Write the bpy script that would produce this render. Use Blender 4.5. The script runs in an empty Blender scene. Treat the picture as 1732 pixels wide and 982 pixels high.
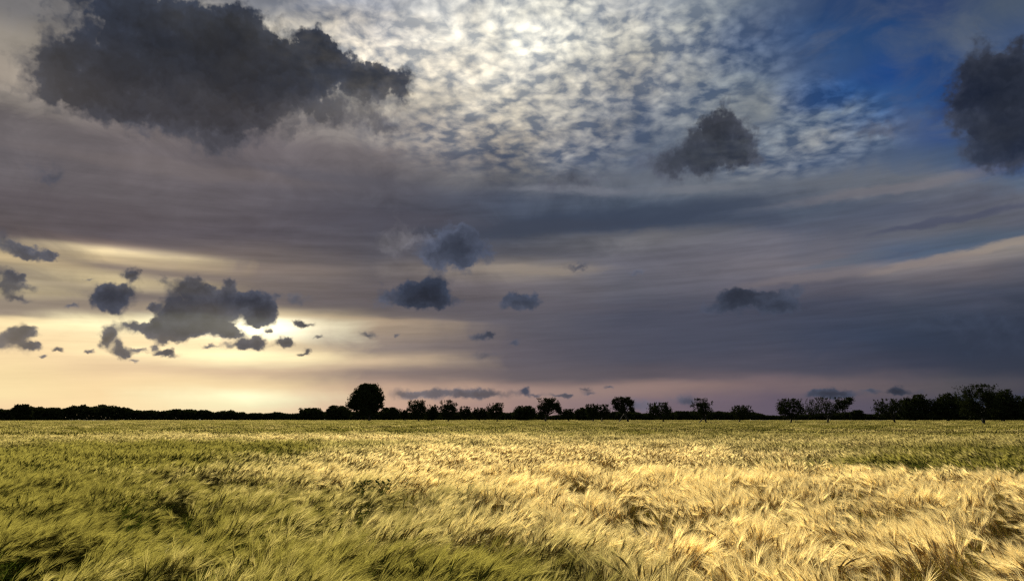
import bpy, math, random
import numpy as np
from mathutils import Vector

R = math.radians
rng = np.random.default_rng(7)
random.seed(7)
sc = bpy.context.scene
COL = sc.collection

# ------------------------------------------------------------------ camera
FOC = 1237.0                 # focal length in photo pixels (70 degrees across 1732)
PITCH = R(9.86)
EYE = 1.8
cam_d = bpy.data.cameras.new('camera')
cam_d.sensor_width = 36.0
cam_d.lens = 36.0 * FOC / 1732.0
cam_d.clip_start = 0.05
cam_d.clip_end = 20000
cam = bpy.data.objects.new('camera', cam_d)
COL.objects.link(cam)
cam.location = (0, 0, EYE)
cam.rotation_euler = (R(90) + PITCH, 0, 0)
sc.camera = cam


def azel(px, py):
    """compass bearing and elevation (degrees) of a direction surveyed on the photograph"""
    X = (px - 866) / FOC
    Z = (491 - py) / FOC
    y = math.cos(PITCH) - Z * math.sin(PITCH)
    z = math.sin(PITCH) + Z * math.cos(PITCH)
    return math.degrees(math.atan2(X, y)), math.degrees(math.atan2(z, math.hypot(X, y)))


def lin(c):
    out = []
    for v in c[:3]:
        v /= 255.0
        out.append(v / 12.92 if v <= 0.04045 else ((v + 0.055) / 1.055) ** 2.4)
    return tuple(out)


SUN_AZ, SUN_EL = -6.0, 24.0        # behind the bright thin sheet at the top of the sky

# ------------------------------------------------------------------ node helper
class NT:
    def __init__(self, tree):
        self.t = tree
        tree.nodes.clear()

    def n(self, kind, **kw):
        nd = self.t.nodes.new(kind)
        ins = kw.pop('ins', {})
        for k, v in kw.items():
            setattr(nd, k, v)
        for k, v in ins.items():
            self.put(nd.inputs[k], v)
        return nd

    def put(self, sock, v):
        if isinstance(v, bpy.types.NodeSocket):
            self.t.links.new(v, sock)
        else:
            if sock.type == 'RGBA' and hasattr(v, '__len__') and len(v) == 3:
                v = (*v, 1.0)
            sock.default_value = v

    def m(self, op, a, b=None, c=None, clamp=False):
        nd = self.t.nodes.new('ShaderNodeMath')
        nd.operation = op
        nd.use_clamp = clamp
        for i, v in enumerate((a, b, c)):
            if v is not None:
                self.put(nd.inputs[i], v)
        return nd.outputs[0]

    def v(self, op, a, b=None, c=None):
        nd = self.t.nodes.new('ShaderNodeVectorMath')
        nd.operation = op
        for i, x in enumerate((a, b, c)):
            if x is not None:
                self.put(nd.inputs[i], x)
        return nd.outputs['Value'] if op in ('DOT_PRODUCT', 'LENGTH') else nd.outputs[0]

    def mix(self, f, a, b, mode='MIX'):
        nd = self.t.nodes.new('ShaderNodeMix')
        nd.data_type = 'RGBA'
        nd.blend_type = mode
        self.put(nd.inputs[0], f)
        self.put(nd.inputs[6], a)
        self.put(nd.inputs[7], b)
        return nd.outputs[2]

    def mixf(self, f, a, b):
        return self.m('ADD', a, self.m('MULTIPLY', f, self.m('SUBTRACT', b, a)))

    def step(self, x, lo, hi, smooth=True, to=(0.0, 1.0)):
        nd = self.t.nodes.new('ShaderNodeMapRange')
        nd.interpolation_type = 'SMOOTHSTEP' if smooth else 'LINEAR'
        nd.clamp = True
        self.put(nd.inputs[0], x)
        self.put(nd.inputs[1], lo)
        self.put(nd.inputs[2], hi)
        nd.inputs[3].default_value, nd.inputs[4].default_value = to
        return nd.outputs[0]

    def xyz(self, x, y, z=0.0):
        nd = self.t.nodes.new('ShaderNodeCombineXYZ')
        for i, v in enumerate((x, y, z)):
            self.put(nd.inputs[i], v)
        return nd.outputs[0]

    def noise(self, vec, scale, detail=3.0, rough=0.5, out=0, lac=2.0, dist=0.0):
        nd = self.t.nodes.new('ShaderNodeTexNoise')
        self.put(nd.inputs['Vector'], vec)
        nd.inputs['Scale'].default_value = scale
        nd.inputs['Detail'].default_value = detail
        nd.inputs['Roughness'].default_value = rough
        nd.inputs['Lacunarity'].default_value = lac
        nd.inputs['Distortion'].default_value = dist
        return nd.outputs[out]


# ------------------------------------------------------------------ sky
world = bpy.data.worlds.new('World')
sc.world = world
world.use_nodes = True
W = NT(world.node_tree)
dirn = W.n('ShaderNodeTexCoord').outputs['Generated']
sep = W.n('ShaderNodeSeparateXYZ', ins={0: dirn})
dx, dy, dz = sep.outputs
az = W.m('MULTIPLY', W.m('ARCTAN2', dx, dy), 180 / math.pi)
el = W.m('MULTIPLY', W.m('ARCSINE', W.m('MINIMUM', W.m('MAXIMUM', dz, -1.0), 1.0)), 180 / math.pi)
sky2 = W.xyz(az, el)
zc = W.m('MAXIMUM', dz, 0.03)
plane = W.xyz(W.m('DIVIDE', dx, zc), W.m('MULTIPLY', W.m('DIVIDE', dy, zc), 0.5))      # a flat cloud sheet overhead, its rolls lying across the view

nish = W.n('ShaderNodeTexSky')
nish.sky_type = 'NISHITA'
nish.sun_disc = False
nish.sun_elevation = R(SUN_EL)
nish.sun_rotation = R(SUN_AZ)
nish_c = W.v('SCALE', nish.outputs[0]); nish_c.node.inputs['Scale'].default_value = 0.08

# the veil: high layered cloud, colour surveyed along nine bearings (photo row, sRGB)
VEIL = {
    0: [(0, 118, 114, 113), (60, 150, 140, 128), (130, 172, 158, 143), (165, 140, 130, 122), (205, 112, 104, 104), (260, 104, 97, 99), (330, 100, 92, 94), (395, 98, 88, 88), (418, 150, 135, 115), (440, 205, 180, 138), (462, 135, 122, 108), (488, 200, 180, 140), (505, 145, 130, 115), (528, 135, 120, 108), (540, 238, 210, 158), (580, 238, 205, 155), (620, 246, 216, 160), (660, 253, 225, 168), (700, 248, 210, 162)],
    200: [(0, 135, 130, 126), (60, 128, 122, 118), (150, 130, 120, 115), (205, 122, 112, 110), (260, 112, 103, 104), (330, 103, 95, 97), (395, 94, 85, 88), (412, 130, 112, 105), (424, 225, 200, 155), (436, 205, 180, 140), (452, 138, 122, 110), (476, 212, 190, 146), (500, 122, 110, 106), (525, 135, 120, 108), (545, 250, 232, 182), (585, 243, 214, 162), (615, 228, 195, 150), (650, 250, 216, 162), (700, 254, 220, 166)],
    430: [(0, 132, 132, 136), (50, 205, 195, 178), (100, 170, 160, 150), (150, 150, 140, 134), (205, 122, 112, 110), (250, 113, 104, 106), (330, 100, 93, 97), (395, 92, 85, 90), (430, 112, 101, 98), (450, 138, 122, 112), (475, 125, 112, 105), (510, 112, 101, 99), (535, 200, 178, 140), (545, 255, 245, 205), (565, 255, 248, 210), (585, 246, 217, 166), (602, 252, 232, 180), (622, 205, 175, 142), (645, 238, 208, 158), (668, 254, 246, 196), (700, 250, 224, 178)],
    650: [(0, 148, 150, 158), (40, 180, 174, 168), (100, 212, 202, 186), (160, 192, 182, 166), (220, 152, 143, 136), (260, 118, 110, 110), (320, 92, 89, 96), (370, 80, 79, 89), (425, 88, 84, 90), (460, 106, 98, 98), (500, 98, 90, 92), (536, 108, 98, 96), (545, 165, 143, 120), (590, 126, 112, 108), (612, 188, 162, 134), (632, 134, 115, 109), (660, 206, 170, 142), (700, 214, 172, 147)],
    866: [(0, 198, 195, 186), (60, 228, 222, 206), (120, 204, 197, 183), (180, 180, 172, 158), (240, 158, 149, 137), (290, 112, 110, 111), (340, 77, 83, 98), (390, 70, 75, 88), (428, 86, 85, 92), (455, 142, 130, 121), (490, 110, 102, 105), (540, 96, 91, 98), (600, 95, 88, 96), (640, 106, 95, 98), (665, 168, 138, 126), (700, 160, 130, 124)],
    1080: [(0, 184, 180, 175), (70, 182, 176, 166), (140, 162, 156, 150), (200, 120, 122, 130), (260, 98, 104, 118), (310, 104, 107, 117), (348, 80, 88, 103), (380, 66, 73, 89), (403, 112, 108, 111), (440, 106, 102, 110), (480, 98, 95, 103), (540, 80, 80, 93), (600, 82, 80, 92), (637, 96, 86, 92), (655, 152, 124, 116), (690, 125, 105, 112)],
    1300: [(0, 104, 113, 133), (60, 78, 92, 122), (130, 105, 112, 126), (180, 128, 128, 132), (240, 110, 115, 128), (300, 112, 112, 121), (335, 77, 82, 99), (372, 76, 81, 98), (410, 110, 106, 115), (450, 116, 109, 115), (482, 100, 95, 105), (520, 78, 78, 92), (570, 68, 72, 88), (612, 80, 77, 89), (648, 122, 102, 104), (685, 104, 90, 102)],
    1400: [(0, 48, 68, 108), (60, 42, 71, 116), (125, 58, 82, 124), (165, 46, 78, 128), (200, 108, 115, 130), (235, 130, 128, 132), (270, 98, 104, 122), (310, 108, 108, 118), (345, 80, 86, 102), (380, 88, 90, 104), (420, 104, 102, 112), (448, 112, 106, 112), (485, 95, 91, 101), (525, 72, 74, 89), (575, 62, 68, 86), (615, 74, 73, 86), (650, 112, 96, 98), (688, 96, 85, 97)],
    1620: [(0, 50, 66, 105), (50, 58, 76, 112), (110, 36, 66, 116), (160, 28, 64, 122), (215, 32, 68, 126), (265, 70, 86, 116), (305, 108, 108, 120), (345, 92, 92, 105), (385, 98, 98, 106), (412, 84, 95, 112), (432, 140, 128, 124), (460, 104, 97, 102), (500, 74, 76, 90), (550, 58, 64, 80), (600, 56, 62, 78), (625, 64, 65, 77), (652, 86, 80, 84), (690, 74, 71, 86)],
    1520: [(0, 38, 62, 105), (60, 34, 68, 118), (125, 28, 68, 130), (170, 48, 84, 135), (220, 98, 110, 134), (260, 80, 92, 118), (310, 106, 106, 116), (350, 84, 87, 103), (392, 100, 100, 110), (428, 86, 96, 116), (445, 128, 118, 119), (490, 90, 88, 98), (530, 65, 70, 85), (580, 58, 66, 84), (622, 69, 69, 83), (652, 98, 87, 91), (690, 86, 79, 92)],
    1732: [(0, 75, 85, 105), (60, 66, 82, 115), (120, 45, 72, 118), (200, 58, 75, 110), (270, 40, 70, 120), (310, 92, 101, 120), (340, 106, 105, 115), (372, 94, 94, 105), (398, 86, 95, 110), (414, 142, 131, 125), (450, 95, 92, 100), (500, 62, 66, 80), (560, 52, 58, 74), (620, 57, 60, 73), (652, 74, 70, 79), (690, 63, 63, 79)],
}
EL0, EL1 = -3.0, 36.0
mott = W.noise(W.v('MULTIPLY', sky2, (0.75, 1.3, 1.0)), 0.22, 7.0, 0.58, dist=0.6)
warp1 = W.noise(W.xyz(W.m('MULTIPLY', az, 0.05), W.m('MULTIPLY', el, 0.22)), 1.0, 4.0, 0.55)
tilt = W.m('MULTIPLY', W.step(az, -5.0, 36.0, False), W.m('MULTIPLY', W.m('SUBTRACT', az, 20.0), 0.02))
el_w = W.m('ADD', el, W.m('MULTIPLY', W.m('SUBTRACT', W.mixf(W.step(el, 9.0, 18.0), warp1, mott), 0.5), 2.6))
elf = W.m('DIVIDE', W.m('SUBTRACT', el_w, EL0), EL1 - EL0)


def ramp(fac, stops):
    nd = W.n('ShaderNodeValToRGB')
    nd.color_ramp.interpolation = 'EASE'
    els = nd.color_ramp.elements
    while len(els) < len(stops):
        els.new(0.5)
    for e, (p, c) in zip(els, stops):
        e.position = p
        e.color = (*c, 1)
    W.put(nd.inputs[0], fac)
    return nd.outputs[0]


veil = None
prev = None
az_w = W.m('ADD', az, W.m('MULTIPLY', W.m('SUBTRACT', mott, 0.5), 9.0))
for px in sorted(VEIL):
    st = []
    for (py, *c) in VEIL[px]:
        a, e = azel(px, py)
        st.append(((e - EL0) / (EL1 - EL0), lin(c)))
    st.sort()
    col = ramp(elf, st)
    a = azel(px, 400)[0]
    veil = col if veil is None else W.mix(W.step(az_w, prev, a, False), veil, col)
    prev = a

# soft drifting streaks in the veil
streak = W.noise(W.xyz(W.m('MULTIPLY', az, 0.07), W.m('MULTIPLY', W.m('SUBTRACT', el, W.m('MULTIPLY', az, 0.03)), 0.9)), 1.0, 5.0, 0.6)
streak_k = W.m('ADD', 1.0, W.m('MULTIPLY', W.m('SUBTRACT', streak, 0.5), W.m('MULTIPLY', W.step(el, 3.0, 9.0, True, (0.15, 0.6)), W.step(el, 11.0, 20.0, True, (1.0, 0.25)))))
streak2 = W.noise(W.xyz(W.m('MULTIPLY', az, 0.16), W.m('MULTIPLY', W.m('SUBTRACT', el, W.m('MULTIPLY', az, 0.04)), 2.1)), 1.0, 5.0, 0.62)
streak_k = W.m('ADD', streak_k, W.m('MULTIPLY', W.m('SUBTRACT', streak2, 0.5), W.m('MULTIPLY', W.step(el, 1.5, 6.0, True, (0.1, 0.5)), W.step(el, 14.0, 22.0, True, (1.0, 0.0)))))
veil = W.v('MULTIPLY', veil, W.mix(W.step(az, -4.0, 8.0), (0.97, 1.0, 1.03), (0.94, 1.0, 1.04)))
wisp = W.m('MULTIPLY', W.m('MULTIPLY', W.step(az, 10.0, 20.0), W.step(el, 13.0, 18.0)), W.step(mott, 0.4, 0.72, True, (0.04, 0.5)))
veil = W.v('MULTIPLY', veil, W.mix(W.m('MULTIPLY', W.step(az, 8.0, 18.0), W.step(el, 12.0, 17.0)), (1.0, 1.0, 1.0), (1.0, 1.04, 1.0)))
veil = W.mix(wisp, veil, lin((92, 100, 114)))
veil = W.v('SCALE', veil); veil.node.inputs['Scale'].default_value = 1
W.put(veil.node.inputs['Scale'], streak_k)
# mottled underside of the veil
mott_k = W.m('ADD', 1.0, W.m('MULTIPLY', W.m('SUBTRACT', mott, 0.5), W.m('MULTIPLY', W.step(el, 5.0, 20.0, True, (0.15, 1.1)), W.step(az, 8.0, 18.0, True, (1.0, 0.4)))))
tmp = W.v('SCALE', veil); W.put(tmp.node.inputs['Scale'], mott_k); veil = tmp


def gauss(px, py, wx, wy, rot=0.0, vec=None):
    """soft round weight about a surveyed direction, 1 at its centre, 0.37 at its edge"""
    a, e = azel(px, py)
    a2, _ = azel(px + wx, py)
    _, e2 = azel(px, py - wy)
    nd = W.n('ShaderNodeMapping', vector_type='TEXTURE')
    W.put(nd.inputs[0], vec if vec is not None else sky2)
    nd.inputs[1].default_value = (a, e, 0)
    nd.inputs[2].default_value = (0, 0, R(rot))
    nd.inputs[3].default_value = (abs(a2 - a), abs(e2 - e), 1)
    q = W.v('DOT_PRODUCT', nd.outputs[0], nd.outputs[0])
    return W.m('POWER', 0.3679, q)


# altocumulus: small rolls of a broken high sheet, lit by the hidden sun
alto_mask = None
for g in ((800, 60, 330, 140, 0), (1060, 120, 300, 130, 0), (900, 220, 260, 80, 0), (1400, 190, 140, 60, -25), (1330, 250, 200, 50, 0)):
    q = gauss(*g)
    alto_mask = q if alto_mask is None else W.m('MAXIMUM', alto_mask, q)
alto_mask = W.step(alto_mask, 0.12, 0.72)
rolls = W.xyz(W.m('DIVIDE', az, 12.0), W.m('MULTIPLY', W.m('LOGARITHM', W.m('MAXIMUM', el, 1.0), math.e), 4.0))
wv = W.noise(rolls, 3.0, 3.0, 0.5, out=1)
rolls_w = W.v('ADD', rolls, W.v('MULTIPLY', W.v('SUBTRACT', wv, (0.5, 0.5, 0.5)), (0.16, 0.16, 0)))
vor = W.n('ShaderNodeTexVoronoi', feature='SMOOTH_F1', voronoi_dimensions='2D')
W.put(vor.inputs['Vector'], rolls_w)
vor.inputs['Scale'].default_value = 7.0
vor.inputs['Smoothness'].default_value = 0.4
vor.inputs['Detail'].default_value = 1.0
fine = W.noise(rolls_w, 8.5, 5.0, 0.55)
cell = W.m('ADD', W.m('MULTIPLY', W.m('SUBTRACT', 0.60, vor.outputs['Distance']), 0.6), W.m('MULTIPLY', W.m('SUBTRACT', fine, 0.5), 1.6))
big = W.noise(rolls, 1.6, 3.0, 0.55)
cell = W.m('ADD', cell, W.m('MULTIPLY', W.m('SUBTRACT', big, 0.5), 0.65))
cellf = W.step(cell, -0.30, 0.42, False)
v_lit = W.v('MULTIPLY', veil, (1.85, 1.77, 1.64))
v_gap = W.v('ADD', W.v('MULTIPLY', veil, (0.38, 0.42, 0.50)), (0.006, 0.022, 0.058))
alto = W.mix(cellf, v_gap, v_lit)
sky = W.mix(W.m('MULTIPLY', alto_mask, 0.95), veil, alto)

# separate bands and slits in the layered cloud: (x, y, half width, half height, turn, sRGB, strength)
BANDS = [(1070, 366, 270, 20, 3, (60, 69, 87), .8), (880, 388, 190, 14, 2, (64, 70, 85), .7), (640, 372, 200, 20, 0, (84, 80, 88), .4), (1600, 374, 150, 7, 5, (70, 75, 98), .6),
         (1650, 585, 230, 45, 0, (50, 57, 74), .55), (1120, 565, 260, 38, 0, (76, 78, 93), .4), (900, 455, 120, 9, 0, (150, 137, 124), .5), (840, 520, 300, 12, 0, (92, 88, 97), .4),
         (1690, 414, 110, 8, 8, (152, 140, 130), .75), (1560, 446, 120, 7, 7, (140, 128, 124), .6), (1380, 468, 150, 9, 5, (124, 115, 117), .5), (1590, 426, 110, 6, 7, (80, 96, 119), .7),
         (1420, 440, 80, 6, 6, (92, 102, 118), .5), (1500, 322, 230, 9, 3, (128, 122, 126), .45), (960, 322, 110, 9, -4, (128, 130, 140), .5), (1180, 318, 90, 7, 0, (122, 124, 132), .45), (300, 285, 260, 16, 0, (122, 112, 110), .35), (560, 300, 160, 12, -4, (92, 90, 98), .4), (120, 350, 200, 20, 0, (92, 84, 88), .35)]
bwarp = W.v('ADD', sky2, W.v('MULTIPLY', W.v('SUBTRACT', W.noise(W.v('MULTIPLY', sky2, (0.5, 1.2, 1)), 0.35, 5.0, 0.6, out=1), (0.5, 0.5, 0.5)), (5.0, 1.6, 0)))
for (px, py, wx, wy, rot, c, k) in BANDS:
    sky = W.mix(W.m('MULTIPLY', W.step(gauss(px, py, wx, wy, rot, bwarp), 0.1, 0.85), k), sky, lin(c))

# the brightest places: sun behind the thin sheet and the gap under the low clouds
for (px, py, wx, wy, c) in ((790, 60, 170, 100, (0.17, 0.16, 0.125)), (722, 12, 60, 30, (0.16, 0.15, 0.12)), (425, 552, 95, 18, (1.1, 0.95, 0.62)), (300, 585, 380, 60, (0.17, 0.135, 0.09)), (430, 668, 110, 14, (0.14, 0.13, 0.09)), (400, 600, 230, 10, (0.22, 0.17, 0.08)),
                            (240, 427, 110, 7, (0.38, 0.31, 0.17)), (60, 547, 160, 9, (0.1, 0.08, 0.04))):
    sky = W.v('MULTIPLY_ADD', W.xyz(*c), gauss(px, py, wx, wy), sky)

# cumulus: heaps of puffs; each puff = (x, y, half width, half height, brightness, warmth, softness, tilt)
PUFFS = [
    # the great dark cloud
    (210, 20, 105, 62, 1.0, 0, .4), (300, 58, 95, 68, 1.05, 0, .4), (385, 80, 70, 60, 1.0, 0, .3), (150, 110, 85, 50, 1.05, .3, .6),
    (85, 128, 42, 38, 1.2, .3, .8), (250, 145, 130, 66, .85, .2, .4), (360, 130, 110, 66, .85, .2, .4), (455, 108, 66, 44, 1.05, 0, .3),
    (470, 85, 18, 16, .95, .2, .2), (400, 45, 26, 24, .95, .2, .2), (535, 78, 30, 24, 1.0, .2, .2), (560, 92, 26, 16, 1.0, .2, .2), (520, 125, 78, 45, 1.05, 0, .3),
    (598, 128, 40, 22, 1.0, .2, .3), (655, 128, 32, 20, 1.0, .2, .3), (675, 155, 28, 22, 1.05, .3, .5), (625, 150, 26, 22, 1.1, .3, .5), (590, 190, 60, 30, 1.6, .8, 1),
    (430, 182, 120, 42, 1.25, .6, .8), (320, 198, 130, 36, 1.3, .7, .9), (210, 175, 110, 38, 1.15, .6, .8), (360, 245, 36, 22, 1.5, .6, 1), (650, 215, 40, 18, 1.6, .6, 1),
    # dark cloud at the far right and its neighbours
    (1690, 118, 66, 44, 1.1, .3, .4), (1648, 150, 52, 44, 1.1, .3, .5), (1725, 170, 70, 78, 1.0, .3, .4), (1715, 235, 76, 44, 1.1, .3, .6), (1630, 200, 40, 28, 1.25, .3, .8), (1655, 258, 60, 20, 1.5, .3, 1), (1780, 200, 70, 80, 1.0, .3, .5),
    # the purple dome right of the middle
    (1224, 206, 38, 28, 1.35, .4, .2), (1212, 238, 54, 36, 1.3, .4, .5), (1180, 268, 78, 26, 1.5, .4, .9), (1252, 250, 36, 26, 1.4, .4, .7), (1140, 280, 52, 20, 1.8, .4, .9),
    (960, 308, 56, 18, 1.7, .5, 1), (1490, 222, 60, 18, 1.9, .4, 1), (90, 302, 28, 14, 1.7, .4, 1),
    # middle scraps
    (774, 408, 36, 26, 2.0, .3, .05), (775, 432, 48, 26, 1.75, .2, .15), (735, 436, 22, 16, 2.1, .3, .8), (684, 398, 26, 18, 2.25, .9, .8), (660, 416, 22, 13, 2.2, .9, 1),
    (738, 482, 20, 13, 1.35, .1, .15), (710, 497, 54, 19, 1.4, .1, .2), (725, 508, 40, 10, 1.45, .2, .4), (655, 505, 18, 10, 2.1, .4, .8), (883, 504, 27, 12, 1.45, .2, .1), (880, 515, 32, 11, 1.5, .3, .4),
    (975, 449, 20, 7, 1.8, .4, .6), (1080, 461, 12, 5, 2.1, .4, .8), (1242, 496, 22, 14, 1.3, .2, .2), (1258, 514, 58, 16, 1.35, .2, .3), (1320, 514, 28, 15, 1.35, .2, .3), (1292, 496, 30, 6, 1.6, .2, .7), (1350, 491, 20, 6, 1.6, .3, .7), (1205, 522, 18, 9, 1.6, .2, .8),
    (812, 568, 22, 7, 1.5, .3, .5), (828, 563, 8, 6, 1.5, .3, .5), (870, 578, 10, 5, 1.8, .3, .7), (620, 565, 14, 7, 1.6, .6, .4), (672, 565, 7, 4, 1.9, .6, .6), (820, 600, 20, 6, 1.9, .3, 1), (510, 504, 20, 9, 1.8, .6, .8),
    # low clouds before the glow
    (180, 498, 24, 18, 1.3, .4, .2), (195, 512, 34, 17, 1.3, .4, .2), (212, 492, 14, 10, 1.35, .5, .3), (218, 460, 16, 11, 1.5, .5, .4), (226, 468, 12, 9, 1.5, .5, .5),
    (318, 490, 32, 15, 1.55, .6, .4), (345, 484, 16, 10, 1.5, .6, .3), (305, 520, 34, 18, 1.4, .5, .3), (300, 535, 26, 12, 1.4, .5, .4), (360, 520, 30, 20, 1.6, .6, .5),
    (400, 505, 30, 16, 1.35, .4, .2), (425, 512, 34, 15, 1.3, .4, .2), (452, 524, 24, 16, 1.35, .5, .2), (440, 540, 22, 12, 1.35, .5, .2), (385, 484, 12, 14, 1.6, .6, .5), (392, 472, 10, 7, 1.8, .6, .6),
    (370, 540, 34, 18, 1.4, .5, .3), (335, 556, 50, 11, 1.4, .6, .3), (285, 560, 60, 10, 1.5, .7, .3), (232, 550, 34, 11, 1.45, .6, .3), (262, 545, 10, 10, 1.5, .7, .3), (395, 562, 18, 7, 1.5, .7, .3), (280, 573, 22, 6, 1.6, .8, .4),
    (412, 582, 32, 8, 1.5, .7, .2), (436, 575, 14, 9, 1.5, .7, .3), (484, 582, 18, 8, 1.55, .8, .3), (484, 574, 9, 6, 1.55, .8, .3), (512, 546, 20, 6, 1.3, .5, .2), (520, 591, 7, 6, 1.6, .8, .3), (510, 598, 14, 4, 1.7, .8, .4),
    (282, 599, 24, 6, 1.55, .8, .2), (283, 592, 12, 5, 1.55, .8, .2), (183, 566, 13, 12, 1.6, .8, .4), (178, 580, 10, 12, 1.7, .8, .5), (202, 584, 8, 9, 1.6, .8, .4), (208, 598, 24, 8, 1.55, .8, .3), (238, 592, 14, 4, 2, .8, .6), (350, 586, 14, 4, 1.7, .8, .4),
    (97, 590, 14, 5, 1.6, .8, .3), (58, 583, 17, 7, 1.6, .8, .3), (55, 556, 14, 8, 1.6, .7, .4), (28, 560, 22, 12, 1.6, .7, .5), (14, 578, 36, 16, 1.7, .7, .6),
    (8, 478, 20, 22, 1.55, .6, .5), (26, 464, 14, 6, 1.5, .6, .4), (40, 482, 22, 7, 1.8, .6, .8), (32, 500, 20, 6, 1.9, .6, .8), (38, 422, 18, 10, 1.5, .5, .4), (60, 430, 26, 9, 1.5, .5, .4), (88, 432, 10, 8, 1.5, .5, .4), (8, 412, 24, 14, 1.6, .5, .8),
    (148, 590, 8, 4, 1.8, .8, .5), (258, 520, 8, 5, 1.6, .6, .5), (470, 500, 9, 5, 1.8, .6, .7), (540, 570, 8, 3, 1.8, .7, .6), (262, 585, 9, 5, 1.8, .8, .5), (150, 470, 9, 4, 2, .6, .8), (120, 520, 16, 4, 2, .6, .8), (330, 470, 12, 6, 1.9, .6, .8), (275, 478, 14, 8, 1.9, .6, .7), (455, 560, 7, 4, 1.7, .7, .4), (225, 612, 8, 3, 2.2, .9, .7), (75, 600, 8, 3, 1.9, .8, .5),
    # low bank of the horizon
    (760, 664, 70, 8, 1.7, .6, .6), (700, 668, 40, 7, 2.1, .7, .9), (825, 667, 36, 6, 1.7, .6, .7), (891, 660, 11, 8, 1.55, .2, .2), (906, 670, 10, 3, 1.9, .5, .6), (945, 669, 14, 3, 1.8, .5, .6), (963, 669, 7, 3, 1.8, .5, .6), (990, 659, 12, 3, 1.8, .5, .7), (998, 665, 12, 3, 2, .5, .8), (1030, 655, 8, 3, 1.8, .5, .6),
    (1165, 677, 26, 11, 1.9, .3, .8), (1075, 685, 40, 10, 2.1, .4, 1), (1402, 664, 30, 9, 1.45, .2, .4), (1385, 668, 26, 6, 1.5, .2, .5), (1430, 668, 22, 7, 1.5, .2, .6), (1516, 658, 12, 7, 1.3, .2, .3), (1516, 664, 30, 5, 1.35, .2, .5), (1474, 661, 9, 4, 1.6, .3, .6),
    (1690, 676, 110, 16, 1.2, .1, 1), (1600, 690, 90, 10, 1.4, .2, 1), (1600, 545, 60, 14, 1.5, .1, 1), (1700, 560, 60, 30, 1.2, .1, 1),
]
wn = W.noise(sky2, 0.5, 3.5, 0.5, out=1)
wn2 = W.noise(sky2, 2.2, 2.0, 0.5, out=1)
wamp = W.step(el, 1.0, 22.0, False, (0.5, 2.6))
wvec = W.v('SCALE', W.v('SUBTRACT', wn, (0.5, 0.5, 0.5))); W.put(wvec.node.inputs['Scale'], wamp)
wvec2 = W.v('SCALE', W.v('SUBTRACT', wn2, (0.5, 0.5, 0.5))); W.put(wvec2.node.inputs['Scale'], W.step(el, 1.0, 22.0, False, (0.5, 1.0)))
sky_c = W.v('ADD', sky2, W.v('ADD', wvec, wvec2))
acc = None
accv = None
for p in PUFFS:
    if p[2] < 75:
        p = (p[0], p[1], p[2] * 1.09, p[3] * 1.12, *p[4:])
    # (each puff reads the running sum by a negligible amount, so that they are worked out one after another)
    at_ = sky_c if accv is None else W.v('MULTIPLY_ADD', accv, (1e-7, 1e-7, 1e-7), sky_c)
    g = gauss(*p[:4], 0.0, at_)
    acc = g if acc is None else W.m('ADD', acc, g)
    cv = W.v('MULTIPLY', W.xyz(*p[4:7]), g) if accv is None else W.v('MULTIPLY_ADD', (p[4], p[5], p[6]), g, accv)
    accv = cv
inv = W.m('DIVIDE', 1.0, W.m('MAXIMUM', acc, 0.001))
pv = W.v('SCALE', accv); W.put(pv.node.inputs['Scale'], inv)
psep = W.n('ShaderNodeSeparateXYZ', ins={0: pv})
lum, warm, soft = psep.outputs


def puffy(vec, sc_):
    nd = W.n('ShaderNodeTexVoronoi', feature='F1', voronoi_dimensions='2D')
    W.put(nd.inputs['Vector'], vec)
    nd.inputs['Scale'].default_value = sc_
    nd.inputs['Detail'].default_value = 1.6
    nd.inputs['Roughness'].default_value = 0.45
    nd.inputs['Lacunarity'].default_value = 2.1
    return W.m('SUBTRACT', 1.0, nd.outputs['Distance'])


puff = puffy(sky_c, 0.62)
puff_up = puffy(W.v('ADD', sky_c, (0.05, 0.42, 0.0)), 0.62)
fine_n = W.noise(sky_c, 0.8, 3.5, 0.48)
dens = W.m('ADD', acc, W.m('ADD', W.m('MULTIPLY', W.m('SUBTRACT', puff, 0.55), 0.55), W.m('MULTIPLY', W.m('SUBTRACT', fine_n, 0.5), 0.5)))
edge_hi = W.m('ADD', 0.62, W.m('MULTIPLY', soft, 0.65))
edge_lo = W.m('SUBTRACT', 0.22, W.m('MULTIPLY', soft, 0.2))
alpha = W.step(dens, edge_lo, edge_hi)
alpha = W.m('MULTIPLY', alpha, W.m('SUBTRACT', 1.0, W.m('MULTIPLY', soft, 0.2)))
c_cool = lin((33, 40, 54))
c_warm = lin((54, 52, 54))
puffc = W.mix(warm, c_cool, c_warm)
broad = W.noise(sky_c, 0.16, 5.0, 0.5)
shade = W.m('MULTIPLY', W.m('POWER', lum, 1.35), W.m('ADD', 0.1, W.m('MULTIPLY', broad, 1.8)))
relief = W.m('ADD', 1.0, W.m('MULTIPLY', W.m('SUBTRACT', puff, puff_up), 0.5))
thin = W.step(dens, 0.3, 2.0, True, (1.75, 0.8))
tmp = W.v('SCALE', puffc); W.put(tmp.node.inputs['Scale'], W.m('MULTIPLY', W.m('MULTIPLY', shade, relief), thin)); puffc = tmp
sky = W.mix(alpha, sky, puffc)

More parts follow.
